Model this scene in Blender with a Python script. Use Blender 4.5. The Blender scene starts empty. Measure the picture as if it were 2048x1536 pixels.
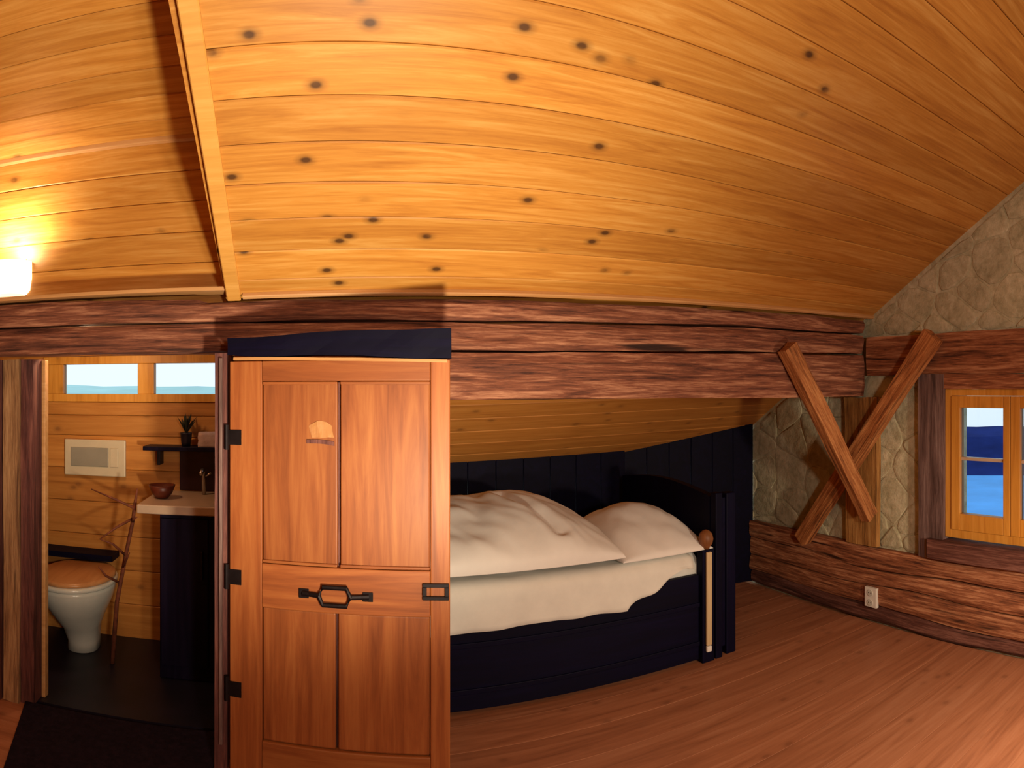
import bpy, bmesh, math, random
from mathutils import Vector, Matrix, noise

random.seed(7)
scene = bpy.context.scene
COL = scene.collection

# ------------------------------------------------------------------ camera
EYE = 1.55
cam_d = bpy.data.cameras.new('camera')
cam = bpy.data.objects.new('camera', cam_d)
COL.objects.link(cam)
cam.location = (0, 0, EYE)
cam.rotation_euler = (math.radians(90), 0, 0)
cam_d.type = 'PANO'                       # the photograph is a swept (cylindrical) panorama
cam_d.panorama_type = 'CENTRAL_CYLINDRICAL'
cam_d.central_cylindrical_range_u_min = -0.496
cam_d.central_cylindrical_range_u_max = 1.1424
cam_d.central_cylindrical_range_v_min = -0.6048
cam_d.central_cylindrical_range_v_max = 0.624
cam_d.central_cylindrical_radius = 1.0
cam_d.clip_start = 0.02
cam_d.clip_end = 5000
scene.camera = cam

# ------------------------------------------------------------------ world, exposure, lights
cyc = scene.cycles
cyc.max_bounces = 5
cyc.diffuse_bounces = 4
cyc.glossy_bounces = 2
cyc.transmission_bounces = 4
cyc.caustics_reflective = False
cyc.caustics_refractive = False
vs = scene.view_settings
vs.view_transform = 'Standard'
vs.look = 'None'
vs.gamma = 1.0
vs.use_curve_mapping = False
vs.exposure = 0.0
world = bpy.data.worlds.new('overcast_sky')
scene.world = world
world.use_nodes = True
wb = world.node_tree.nodes['Background']
wb.inputs[0].default_value = (0.80, 0.92, 1.0, 1)
wb.inputs[1].default_value = 1.15


def point_light(name, loc, power, color, radius):
    d = bpy.data.lights.new(name, 'POINT')
    d.energy = power
    d.color = color
    d.shadow_soft_size = radius
    o = bpy.data.objects.new(name, d)
    o.location = loc
    COL.objects.link(o)
    return o


def spot_light(name, loc, aim, power, color, radius, angle, blend):
    d = bpy.data.lights.new(name, 'SPOT')
    d.energy = power
    d.color = color
    d.shadow_soft_size = radius
    d.spot_size = math.radians(angle)
    d.spot_blend = blend
    o = bpy.data.objects.new(name, d)
    o.location = loc
    o.rotation_euler = Vector(aim).to_track_quat('-Z', 'Y').to_euler()
    COL.objects.link(o)
    return o


# an uplighter standing beside the viewer and a table lamp off to the right
spot_light('uplighter_light', (0.34, 0.98, 0.87), (-0.36, 1.40, 1.20), 190, (1.0, 0.84, 0.58), 0.07, 125, 0.9)
spot_light('table_lamp_light', (2.30, 0.30, 0.95), (0.05, 1.0, -0.38), 95, (1.0, 0.80, 0.56), 0.08, 110, 0.8)
point_light('front_fill_light', (0.65, -0.75, 1.70), 125, (1.0, 0.86, 0.69), 0.10)  # unseen fill added behind the viewer to brighten beam, bed, door and gable
point_light('bathroom_lamp_light', (-1.15, 3.05, 1.86), 9, (1.0, 0.72, 0.42), 0.04)


# ------------------------------------------------------------------ helpers
def mesh_obj(name, verts, faces, mat, parent=None, smooth=False, matrix=None):
    me = bpy.data.meshes.new(name)
    me.from_pydata([tuple(v) for v in verts], [], faces)
    bm = bmesh.new()
    bm.from_mesh(me)
    bmesh.ops.recalc_face_normals(bm, faces=bm.faces)
    bm.to_mesh(me)
    bm.free()
    if smooth:
        for p in me.polygons:
            p.use_smooth = True
    if mat:
        me.materials.append(mat)
    o = bpy.data.objects.new(name, me)
    COL.objects.link(o)
    if matrix is not None:
        o.matrix_world = matrix
    if parent:
        o.parent = parent
    return o


def bm_obj(name, bm, mat, parent=None, smooth=False):
    me = bpy.data.meshes.new(name)
    bmesh.ops.recalc_face_normals(bm, faces=bm.faces)
    bm.to_mesh(me)
    bm.free()
    if smooth:
        for p in me.polygons:
            p.use_smooth = True
    if mat:
        me.materials.append(mat)
    o = bpy.data.objects.new(name, me)
    COL.objects.link(o)
    if parent:
        o.parent = parent
    return o


def tag(o, label=None, cat=None, group=None, kind=None):
    if label:
        o['label'] = label
    if cat:
        o['category'] = cat
    if group:
        o['group'] = group
    if kind:
        o['kind'] = kind
    return o


def empty(name, loc=(0, 0, 0), rz=0.0):
    o = bpy.data.objects.new(name, None)
    o.empty_display_size = 0.1
    COL.objects.link(o)
    o.location = loc
    o.rotation_euler = (0, 0, rz)
    return o


def box_bm(bm, x0, x1, y0, y1, z0, z1, bev=0.0):
    r = bmesh.ops.create_cube(bm, size=1.0)
    vs_ = r['verts']
    for v in vs_:
        v.co = Vector(((x0 + x1) / 2 + v.co.x * (x1 - x0), (y0 + y1) / 2 + v.co.y * (y1 - y0), (z0 + z1) / 2 + v.co.z * (z1 - z0)))
    if bev:
        es = list({e for v in vs_ for e in v.link_edges})
        bmesh.ops.bevel(bm, geom=es, offset=bev, segments=2, affect='EDGES', profile=0.5)


def box(name, x0, x1, y0, y1, z0, z1, mat, parent=None, bev=0.0):
    bm = bmesh.new()
    box_bm(bm, x0, x1, y0, y1, z0, z1, bev)
    return bm_obj(name, bm, mat, parent)


def gridbox(name, fn, nx, ny, nz, mat, parent=None, rough=0.0, scale=(3, 9, 9), seed=0, smooth=False):
    """closed box surface of nx*ny*nz cells; fn maps (u,v,w) in 0..1 to a point; rough = hewn unevenness"""
    idx = {}
    verts = []
    off = Vector((seed * 7.31, seed * 3.17, seed * 1.7))

    def vid(i, j, k):
        key = (i, j, k)
        if key not in idx:
            p = Vector(fn(i / nx, j / ny, k / nz))
            if rough:
                q = Vector((p.x * scale[0], p.y * scale[1], p.z * scale[2])) + off
                p = p + noise.noise_vector(q) * rough + noise.noise_vector(q * 2.7) * rough * 0.5
            idx[key] = len(verts)
            verts.append(p)
        return idx[key]

    faces = []
    for i in range(nx):
        for j in range(ny):
            for k in (0, nz):
                faces.append((vid(i, j, k), vid(i + 1, j, k), vid(i + 1, j + 1, k), vid(i, j + 1, k)))
    for i in range(nx):
        for k in range(nz):
            for j in (0, ny):
                faces.append((vid(i, j, k), vid(i + 1, j, k), vid(i + 1, j, k + 1), vid(i, j, k + 1)))
    for j in range(ny):
        for k in range(nz):
            for i in (0, nx):
                faces.append((vid(i, j, k), vid(i, j + 1, k), vid(i, j + 1, k + 1), vid(i, j, k + 1)))
    return mesh_obj(name, verts, faces, mat, parent, smooth)


def prism(name, poly, axis, a0, a1, mat, parent=None):
    """extrude a 2D polygon along an axis ('x': poly is (y,z), 'y': (x,z), 'z': (x,y))"""
    def P(p, a):
        return {'x': (a, p[0], p[1]), 'y': (p[0], a, p[1]), 'z': (p[0], p[1], a)}[axis]
    n = len(poly)
    v = [P(p, a0) for p in poly] + [P(p, a1) for p in poly]
    f = [tuple(range(n)), tuple(range(n, 2 * n))] + [(i, (i + 1) % n, n + (i + 1) % n, n + i) for i in range(n)]
    return mesh_obj(name, v, f, mat, parent)


def plank_mesh(name, L, W, T, c, mat):
    """board: x 0..L, y 0..W, z 0 (back) .. T (face), long face edges chamfered"""
    pr = [(0, 0), (W, 0), (W, T - c), (W - c, T), (c, T), (0, T - c)]
    n = 6
    v = [(0, p[0], p[1]) for p in pr] + [(L, p[0], p[1]) for p in pr]
    f = [tuple(range(n))[::-1], tuple(range(n, 2 * n))] + [(i, (i + 1) % n, n + (i + 1) % n, n + i) for i in range(n)]
    me = bpy.data.meshes.new(name)
    me.from_pydata(v, [], f)
    bm = bmesh.new(); bm.from_mesh(me)
    bmesh.ops.recalc_face_normals(bm, faces=bm.faces)
    bm.to_mesh(me); bm.free()
    me.materials.append(mat)
    return me


def link(name, me, parent, matrix):
    o = bpy.data.objects.new(name, me)
    COL.objects.link(o)
    o.matrix_world = matrix
    o.parent = parent
    return o


def frame(e1, e2, origin):
    e1 = Vector(e1).normalized()
    e2 = Vector(e2)
    e2 = (e2 - e1 * e2.dot(e1)).normalized()
    e3 = e1.cross(e2)
    m = Matrix((e1, e2, e3)).transposed().to_4x4()
    m.translation = Vector(origin)
    return m


def tube_bm(bm, pts, rad, seg=8, cap=True):
    rings = []
    n = len(pts)
    pts = [Vector(p) for p in pts]
    rads = rad if isinstance(rad, (list, tuple)) else [rad] * n
    for i, p in enumerate(pts):
        d = (pts[min(i + 1, n - 1)] - pts[max(i - 1, 0)]).normalized()
        a = Vector((0, 0, 1)) if abs(d.z) < 0.9 else Vector((1, 0, 0))
        s = d.cross(a).normalized()
        t = s.cross(d)
        rings.append([bm.verts.new(p + (s * math.cos(2 * math.pi * k / seg) + t * math.sin(2 * math.pi * k / seg)) * rads[i]) for k in range(seg)])
    for i in range(n - 1):
        for k in range(seg):
            bm.faces.new((rings[i][k], rings[i][(k + 1) % seg], rings[i + 1][(k + 1) % seg], rings[i + 1][k]))
    if cap:
        bm.faces.new(rings[0][::-1])
        bm.faces.new(rings[-1])


def lathe_bm(bm, prof, center=(0, 0, 0), seg=20, a0=0.0, a1=2 * math.pi):
    full = abs(a1 - a0 - 2 * math.pi) < 1e-6
    cx, cy, cz = center
    n = seg if full else seg + 1
    rings = []
    for r_, z in prof:
        rings.append([bm.verts.new((cx + r_ * math.cos(a0 + (a1 - a0) * k / seg), cy + r_ * math.sin(a0 + (a1 - a0) * k / seg), cz + z)) for k in range(n)])
    for i in range(len(rings) - 1):
        for k in range(seg):
            k2 = (k + 1) % n
            bm.faces.new((rings[i][k], rings[i][k2], rings[i + 1][k2], rings[i + 1][k]))
    return rings


# ------------------------------------------------------------------ materials
def mat_new(name):
    m = bpy.data.materials.new(name)
    m.use_nodes = True
    nt = m.node_tree
    b = nt.nodes['Principled BSDF']
    return m, nt, b


def ramp(nt, src, stops):
    r = nt.nodes.new('ShaderNodeValToRGB')
    el = r.color_ramp.elements
    while len(el) < len(stops):
        el.new(0.5)
    for e, (p, c) in zip(el, stops):
        e.position = p
        e.color = (*c, 1) if len(c) == 3 else c
    nt.links.new(src, r.inputs[0])
    return r


def mixc(nt, fac, a, b, mode='MIX'):
    n = nt.nodes.new('ShaderNodeMix')
    n.data_type = 'RGBA'
    n.blend_type = mode
    for sock, val in ((n.inputs[0], fac), (n.inputs[6], a), (n.inputs[7], b)):
        if hasattr(val, 'is_linked') or hasattr(val, 'links'):
            nt.links.new(val, sock)
        elif isinstance(val, (int, float)):
            sock.default_value = val
        else:
            sock.default_value = (*val, 1)
    return n.outputs[2]


def mathn(nt, op, a, b=None):
    n = nt.nodes.new('ShaderNodeMath')
    n.operation = op
    for i, v in enumerate((a, b)):
        if v is None:
            continue
        if hasattr(v, 'links'):
            nt.links.new(v, n.inputs[i])
        else:
            n.inputs[i].default_value = v
    return n.outputs[0]


def coords(nt, scale, shift=True):
    tc = nt.nodes.new('ShaderNodeTexCoord')
    mp = nt.nodes.new('ShaderNodeMapping')
    mp.inputs['Scale'].default_value = scale
    nt.links.new(tc.outputs['Object'], mp.inputs['Vector'])
    if shift:
        oi = nt.nodes.new('ShaderNodeObjectInfo')
        m = mathn(nt, 'MULTIPLY', oi.outputs['Random'], 57.0)
        cb = nt.nodes.new('ShaderNodeCombineXYZ')
        for i in range(3):
            nt.links.new(m, cb.inputs[i])
        nt.links.new(cb.outputs[0], mp.inputs['Location'])
        return mp.outputs[0], oi.outputs['Random']
    return mp.outputs[0], None


def noise_tex(nt, vec, scale, detail=6, rough=0.6, dist=0.0):
    n = nt.nodes.new('ShaderNodeTexNoise')
    n.inputs['Scale'].default_value = scale
    n.inputs['Detail'].default_value = detail
    n.inputs['Roughness'].default_value = rough
    n.inputs['Distortion'].default_value = dist
    nt.links.new(vec, n.inputs['Vector'])
    return n.outputs['Fac']


def bump(nt, b, h, strength, dist=0.01):
    n = nt.nodes.new('ShaderNodeBump')
    n.inputs['Strength'].default_value = strength
    n.inputs['Distance'].default_value = dist
    nt.links.new(h, n.inputs['Height'])
    nt.links.new(n.outputs[0], b.inputs['Normal'])


def wood(name, c_dark, c_mid, c_light, axis='x', knots=0.0, rough=0.55, bump_s=0.15, gscale=1.0, vary=0.35, knot_c=(0.10, 0.035, 0.012), cracks=0.0, fine=0.28, knot_bias=0.0):
    m, nt, b = mat_new(name)
    s = {'x': (0.55, 9, 9), 'y': (9, 0.55, 9), 'z': (9, 9, 0.55)}[axis]
    v, rnd = coords(nt, tuple(a * gscale for a in s))
    g1 = noise_tex(nt, v, 1.6, 5, 0.62, 1.2)
    g2 = noise_tex(nt, v, 6.0 if fine < 0.3 else 7.5, 5, 0.7, 0.4)
    g = mathn(nt, 'ADD', mathn(nt, 'MULTIPLY', g1, 1.0 - fine), mathn(nt, 'MULTIPLY', g2, fine))
    c = ramp(nt, g, [(0.30, c_dark), (0.50, c_mid), (0.70, c_light)] if fine < 0.3 else [(0.37, c_dark), (0.50, c_mid), (0.62, c_light)]).outputs[0]
    tone = mathn(nt, 'ADD', mathn(nt, 'MULTIPLY', rnd, vary), 1.0 - vary / 2)
    tcol = nt.nodes.new('ShaderNodeCombineXYZ')
    for i in range(3):
        nt.links.new(tone, tcol.inputs[i])
    c = mixc(nt, 1.0, c, tcol.outputs[0], 'MULTIPLY')
    if cracks:
        v3, _ = coords(nt, {'x': (0.9, 14, 14), 'y': (14, 0.9, 14), 'z': (14, 14, 0.9)}[axis])
        cr = noise_tex(nt, v3, 1.5, 3, 0.55, 0.6)
        cm = ramp(nt, cr, [(0.30, (1, 1, 1)), (0.40, (0, 0, 0))]).outputs[0]
        c = mixc(nt, mathn(nt, 'MULTIPLY', cm, cracks), c, tuple(a * 0.22 for a in c_dark))
    if knots:
        s2 = {'x': (4.2, 6.6, 6.6), 'y': (6.6, 4.2, 6.6), 'z': (6.6, 6.6, 4.2)}[axis]
        v2, _ = coords(nt, s2)
        vo = nt.nodes.new('ShaderNodeTexVoronoi')
        vo.inputs['Scale'].default_value = 1.0
        if axis == 'x':
            vo.voronoi_dimensions = '2D'
        vo.inputs['Randomness'].default_value = 1.0
        nt.links.new(v2, vo.inputs['Vector'])
        kk = ramp(nt, vo.outputs['Distance'], [(0.05, (1, 1, 1)), (0.10, (0.40, 0.40, 0.40)), (0.19, (0, 0, 0))]).outputs[0]
        ns = noise_tex(nt, v2, 0.45, 1, 0.5)
        if knot_bias:                        # boards laid with their knotty ends to one side
            tc = nt.nodes.new('ShaderNodeTexCoord')
            sx = nt.nodes.new('ShaderNodeSeparateXYZ')
            nt.links.new(tc.outputs['Object'], sx.inputs[0])
            ns = mathn(nt, 'ADD', ns, mathn(nt, 'MULTIPLY', mathn(nt, 'SUBTRACT', 0.9, sx.outputs[0]), knot_bias))
        sel = ramp(nt, ns, [(0.50, (0, 0, 0)), (0.56, (1, 1, 1))] if axis == 'x' else [(0.39, (0, 0, 0)), (0.47, (1, 1, 1))]).outputs[0]
        kf = mathn(nt, 'MULTIPLY', mathn(nt, 'MULTIPLY', kk, sel), knots)
        c = mixc(nt, kf, c, knot_c)
    nt.links.new(c, b.inputs['Base Color'])
    b.inputs['Roughness'].default_value = rough
    b.inputs['Specular IOR Level'].default_value = 0.35
    if name.startswith('navy') or name.startswith('dark_vanity'):
        b.inputs['Specular IOR Level'].default_value = 0.12
    if bump_s >= 0.3:
        bump(nt, b, g2, bump_s, 0.01)
    return m


def plain(name, color, rough=0.5, metal=0.0, spec=0.4, var=0.12, nscale=12.0, bump_s=0.0, emit=None, estr=0.0):
    m, nt, b = mat_new(name)
    v, _ = coords(nt, (1, 1, 1), False)
    n = noise_tex(nt, v, nscale, 5, 0.6)
    lo = tuple(max(0, a * (1 - var)) for a in color)
    hi = tuple(min(1, a * (1 + var)) for a in color)
    c = ramp(nt, n, [(0.3, lo), (0.7, hi)]).outputs[0]
    nt.links.new(c, b.inputs['Base Color'])
    b.inputs['Roughness'].default_value = rough
    b.inputs['Metallic'].default_value = metal
    b.inputs['Specular IOR Level'].default_value = spec
    if bump_s:
        bump(nt, b, n, bump_s, 0.02)
    if emit:
        b.inputs['Emission Color'].default_value = (*emit, 1)
        b.inputs['Emission Strength'].default_value = estr
    return m


PINE = wood('pine_ceiling', (0.38, 0.135, 0.022), (0.56, 0.245, 0.044), (0.70, 0.38, 0.105), 'x', knots=0.95, rough=0.42, vary=0.22, bump_s=0.08, gscale=1.5, knot_bias=0.10, knot_c=(0.07, 0.028, 0.010))
PINE_TRIM = wood('pine_trim', (0.48, 0.22, 0.045), (0.62, 0.31, 0.07), (0.72, 0.40, 0.12), 'y', knots=0.0, rough=0.45, vary=0.1, bump_s=0.05)
PINE_LEDGE = wood('pine_ledge', (0.42, 0.20, 0.07), (0.56, 0.29, 0.11), (0.66, 0.38, 0.18), 'x', rough=0.5, vary=0.1, bump_s=0.05)
PINE_BATH = wood('pine_bathroom', (0.34, 0.12, 0.022), (0.50, 0.20, 0.04), (0.60, 0.27, 0.065), 'x', knots=0.5, rough=0.5, vary=0.25, bump_s=0.08)
OLD_BEAM = wood('old_reddish_beam', (0.050, 0.014, 0.009), (0.22, 0.072, 0.038), (0.50, 0.235, 0.135), 'x', rough=0.72, bump_s=0.55, vary=0.25, gscale=1.3, cracks=0.9, fine=0.5)
OLD_BEAM_Y = wood('old_reddish_timber', (0.060, 0.018, 0.010), (0.30, 0.105, 0.046), (0.60, 0.29, 0.15), 'y', rough=0.72, bump_s=0.55, vary=0.3, gscale=1.3, cracks=0.9, fine=0.5)
OLD_POST = wood('weathered_post', (0.10, 0.045, 0.022), (0.26, 0.135, 0.06), (0.42, 0.25, 0.12), 'z', rough=0.75, bump_s=0.5, vary=0.2, gscale=1.2, cracks=0.8, fine=0.5)
JAMB_WOOD = wood('dark_jamb', (0.035, 0.010, 0.010), (0.11, 0.035, 0.030), (0.20, 0.075, 0.058), 'z', rough=0.7, bump_s=0.4, vary=0.2, gscale=1.2, cracks=0.6, fine=0.45)
BRACE = wood('orange_brace', (0.13, 0.042, 0.014), (0.42, 0.150, 0.045), (0.66, 0.30, 0.11), 'x', rough=0.7, bump_s=0.6, vary=0.2, gscale=1.6, cracks=0.8, fine=0.5)
CORNER_POST = wood('corner_post', (0.16, 0.065, 0.016), (0.36, 0.17, 0.045), (0.50, 0.27, 0.09), 'z', rough=0.7, bump_s=0.5, vary=0.2, gscale=1.4, cracks=0.7, fine=0.5)
CASING = wood('grey_window_casing', (0.06, 0.030, 0.026), (0.15, 0.088, 0.08), (0.25, 0.165, 0.15), 'z', rough=0.75, bump_s=0.4, vary=0.2, gscale=1.2, cracks=0.6, fine=0.45)
WIN_WOOD = wood('orange_window', (0.42, 0.15, 0.018), (0.62, 0.27, 0.04), (0.74, 0.36, 0.075), 'z', knots=0.3, rough=0.45, vary=0.15, bump_s=0.05)
DOOR_WOOD = wood('old_door', (0.155, 0.038, 0.011), (0.285, 0.083, 0.022), (0.40, 0.145, 0.041), 'z', knots=0.35, rough=0.48, vary=0.3, bump_s=0.12, knot_c=(0.13, 0.03, 0.01))
DOOR_RAIL = wood('old_door_rail', (0.155, 0.038, 0.011), (0.285, 0.083, 0.022), (0.40, 0.145, 0.041), 'x', knots=0.3, rough=0.48, vary=0.25, bump_s=0.12, knot_c=(0.13, 0.03, 0.01))
WORN = wood('worn_door_wood', (0.30, 0.11, 0.035), (0.42, 0.19, 0.065), (0.52, 0.26, 0.10), 'z', rough=0.6, vary=0.05, gscale=2.0)
SILL_WOOD = wood('dark_sill_timber', (0.035, 0.011, 0.009), (0.12, 0.042, 0.030), (0.24, 0.105, 0.078), 'y', rough=0.72, bump_s=0.5, vary=0.1, gscale=1.3, cracks=0.8, fine=0.5)
FLOOR_WOOD = wood('floor_wood', (0.24, 0.086, 0.040), (0.38, 0.150, 0.074), (0.48, 0.215, 0.118), 'x', knots=0.32, rough=0.42, vary=0.18, bump_s=0.06, knot_c=(0.06, 0.016, 0.006))
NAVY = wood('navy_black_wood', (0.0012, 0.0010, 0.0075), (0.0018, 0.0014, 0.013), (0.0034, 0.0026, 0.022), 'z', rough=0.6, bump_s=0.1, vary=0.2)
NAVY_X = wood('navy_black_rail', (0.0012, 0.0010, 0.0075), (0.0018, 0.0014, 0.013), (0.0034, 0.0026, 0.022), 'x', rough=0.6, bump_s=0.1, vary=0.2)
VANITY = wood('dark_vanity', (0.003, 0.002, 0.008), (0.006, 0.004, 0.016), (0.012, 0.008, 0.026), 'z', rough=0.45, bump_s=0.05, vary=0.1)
PLUM = plain('dark_plum_tile', (0.030, 0.008, 0.012), 0.35, var=0.5, nscale=9)
SLATE = plain('dark_slate', (0.008, 0.006, 0.014), 0.45, var=0.4, nscale=6)
MAT_FABRIC = plain('dark_mat', (0.012, 0.007, 0.014), 0.95, spec=0.1, var=0.4, nscale=40, bump_s=0.3)
IRON = plain('black_iron', (0.012, 0.008, 0.010), 0.5, metal=0.6, var=0.3, nscale=30)
WHITE_C = plain('white_ceramic', (0.62, 0.62, 0.56), 0.18, spec=0.5, var=0.04)
WHITE_P = plain('white_plastic', (0.80, 0.76, 0.70), 0.35, var=0.03)
CREAM_P = plain('cream_plastic', (0.62, 0.52, 0.36), 0.4, var=0.05)
GREY_P = plain('grey_plastic', (0.30, 0.27, 0.21), 0.45, var=0.05)
LINEN = plain('white_linen', (0.80, 0.77, 0.74), 0.9, spec=0.15, var=0.05, nscale=5, bump_s=0.12)
SHEET = plain('white_sheet', (0.76, 0.75, 0.70), 0.9, spec=0.15, var=0.06, nscale=7, bump_s=0.15)
PALE_WOOD = wood('pale_post_wood', (0.46, 0.33, 0.17), (0.62, 0.47, 0.27), (0.72, 0.58, 0.36), 'z', rough=0.5, vary=0.05, bump_s=0.05)
KNOB_WOOD = wood('brown_knob_wood', (0.10, 0.035, 0.012), (0.20, 0.075, 0.025), (0.30, 0.12, 0.045), 'z', rough=0.5, vary=0.05)
LID_WOOD = wood('toilet_lid_wood', (0.40, 0.17, 0.06), (0.52, 0.24, 0.09), (0.60, 0.31, 0.13), 'y', rough=0.3, vary=0.05, bump_s=0.03)
TOP_STONE = plain('pale_vanity_top', (0.50, 0.36, 0.26), 0.3, var=0.08)
STEEL = plain('brushed_steel', (0.55, 0.50, 0.48), 0.3, metal=0.9, var=0.05)
TWIG = plain('red_twig', (0.17, 0.045, 0.02), 0.7, var=0.4, nscale=30)
PLANT = plain('dark_green_plant', (0.020, 0.022, 0.010), 0.6, var=0.4, nscale=20)
POT = plain('dark_pot', (0.014, 0.010, 0.016), 0.4, var=0.2)
BOWL_RED = plain('dark_red_bowl', (0.10, 0.018, 0.008), 0.4, var=0.2)
TOWEL = plain('pale_pink_towel', (0.48, 0.34, 0.31), 0.95, spec=0.1, var=0.12, nscale=25, bump_s=0.2)
SHADE_MAT = plain('lit_plaster_shade', (0.85, 0.82, 0.74), 0.6, var=0.02, emit=(1.0, 0.90, 0.72), estr=1.6)
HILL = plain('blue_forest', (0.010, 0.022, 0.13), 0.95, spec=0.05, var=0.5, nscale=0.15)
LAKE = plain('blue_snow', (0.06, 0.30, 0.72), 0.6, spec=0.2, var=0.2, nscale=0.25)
MIST = plain('pale_mist', (0.42, 0.66, 0.66), 0.95, spec=0.05, var=0.15, nscale=0.03)
SNOW = plain('far_snow', (0.90, 0.92, 0.92), 0.9, spec=0.1, var=0.04, nscale=0.02)


def plaster_mat(name, c0, c1, c2):
    m, nt, b = mat_new(name)
    v, rnd = coords(nt, (1, 1, 1))
    n1 = noise_tex(nt, v, 5.0, 8, 0.7, 0.4)
    n2 = noise_tex(nt, v, 22.0, 5, 0.65)
    g = mathn(nt, 'ADD', mathn(nt, 'MULTIPLY', n1, 0.6), mathn(nt, 'MULTIPLY', n2, 0.4))
    c = ramp(nt, g, [(0.34, c0), (0.5, c1), (0.64, c2)]).outputs[0]
    tone = mathn(nt, 'ADD', mathn(nt, 'MULTIPLY', rnd, 0.22), 0.89)
    tc = nt.nodes.new('ShaderNodeCombineXYZ')
    for i in range(3):
        nt.links.new(tone, tc.inputs[i])
    c = mixc(nt, 1.0, c, tc.outputs[0], 'MULTIPLY')
    nt.links.new(c, b.inputs['Base Color'])
    b.inputs['Roughness'].default_value = 0.92
    b.inputs['Specular IOR Level'].default_value = 0.15
    bump(nt, b, n2, 0.45, 0.02)
    return m


PLASTER = plaster_mat('rough_plaster', (0.27, 0.25, 0.150), (0.45, 0.41, 0.27), (0.60, 0.55, 0.39))
STONE = plaster_mat('plastered_stone', (0.28, 0.26, 0.155), (0.48, 0.44, 0.29), (0.64, 0.59, 0.42))


def glass_mat():
    m, nt, b = mat_new('window_glass')
    b.inputs['Base Color'].default_value = (0.96, 0.98, 1, 1)
    b.inputs['Roughness'].default_value = 0.0
    b.inputs['IOR'].default_value = 1.02
    b.inputs['Transmission Weight'].default_value = 1.0
    return m


GLASS = glass_mat()

# ------------------------------------------------------------------ room dimensions (metres)
GX = 3.27            # gable wall face
BY = 2.66            # front face of the long beam
SL = 0.638           # roof slope
TILT = 0.0265        # the old roof has settled to the left


def roof_z(X, Y):
    return 1.955 + TILT * X + SL * (BY - Y)


EDGE_X = -0.355      # left edge of the big sloping ceiling
E1 = (1, 0, TILT)
E2 = (0, -1, SL)
SLOPE_LEN = math.hypot(1, SL)


def roof_frame(X, Y, lift=0.0):
    m = frame(E1, E2, (X, Y, roof_z(X, Y)))
    if lift:
        m.translation = m.translation - m.col[2].to_3d() * lift
    return m


def plank_run(name, parent, count, f_matrix, me, gap):
    for i in range(count):
        link('plank', me, parent, f_matrix(i))


# ------------------------------------------------------------------ floor
fl = box('floor', -3.2, GX + 0.3, -3.5, 4.4, -0.10, -0.024, FLOOR_WOOD)
tag(fl, 'reddish brown wide plank floor of the attic room', 'floor', kind='structure')
PW = 0.21
fm = plank_mesh('floor_plank', 6.5 - 0.03, PW - 0.0012, 0.024, 0.0008, FLOOR_WOOD)
for i in range(30):
    y = -3.5 + i * PW
    if y + PW > 2.84:
        break
    link('plank', fm, fl, Matrix.Translation((-3.2, y, -0.024)))
fm2 = plank_mesh('floor_plank_short', GX + 0.12, PW - 0.0012, 0.024, 0.0008, FLOOR_WOOD)
for j in range(i + 1, i + 9):
    y = -3.5 + j * PW
    if y + PW > 4.4:
        break
    link('plank', fm2, fl, Matrix.Translation((-0.15, y, -0.024)))

bf = box('floor_bathroom', -2.0, -0.17, 2.82, 3.80, -0.022, 0.004, SLATE)
tag(bf, 'dark slate floor of the bathroom behind the doorway', 'floor', kind='structure')

# ------------------------------------------------------------------ big sloping ceiling
ceil = empty('ceiling', (EDGE_X, BY - 0.01, roof_z(EDGE_X, BY - 0.01)))
tag(ceil, 'big sloping pine plank ceiling rising from the long beam', 'ceiling', kind='structure')
bpy.context.view_layer.update()
CL = GX + 0.12 - EDGE_X - 0.02
step_y = 0.1355
me_c = plank_mesh('ceiling_plank', CL, step_y * SLOPE_LEN - 0.002, 0.02, 0.004, PINE)


def under(o, parent):
    """parent while keeping the world placement"""
    o.parent = parent
    o.matrix_parent_inverse = parent.matrix_world.inverted()
    return o


Y_first = 1.760 + 0.1355 * 6          # lowest full joint
k = 0
yy = BY - 0.012
first_w = (yy - Y_first)
me_c0 = plank_mesh('ceiling_plank_narrow', CL, first_w * SLOPE_LEN - 0.002, 0.02, 0.004, PINE)
o = bpy.data.objects.new('plank', me_c0); COL.objects.link(o)
o.matrix_world = roof_frame(EDGE_X + 0.02, yy, 0.02); under(o, ceil)
for i in range(22):
    y = Y_first - i * step_y
    o = bpy.data.objects.new('plank', me_c); COL.objects.link(o)
    o.matrix_world = roof_frame(EDGE_X + 0.02, y, 0.02); under(o, ceil)
RIDGE_Y = Y_first - 22 * step_y
me_b = plank_mesh('ceiling_boarding', CL + 0.2, (4.42 - RIDGE_Y) * SLOPE_LEN, 0.05, 0.0, PINE)
o = bpy.data.objects.new('boarding', me_b); COL.objects.link(o)
o.matrix_world = roof_frame(EDGE_X + 0.02, 4.42, 0.0725); under(o, ceil)

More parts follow.
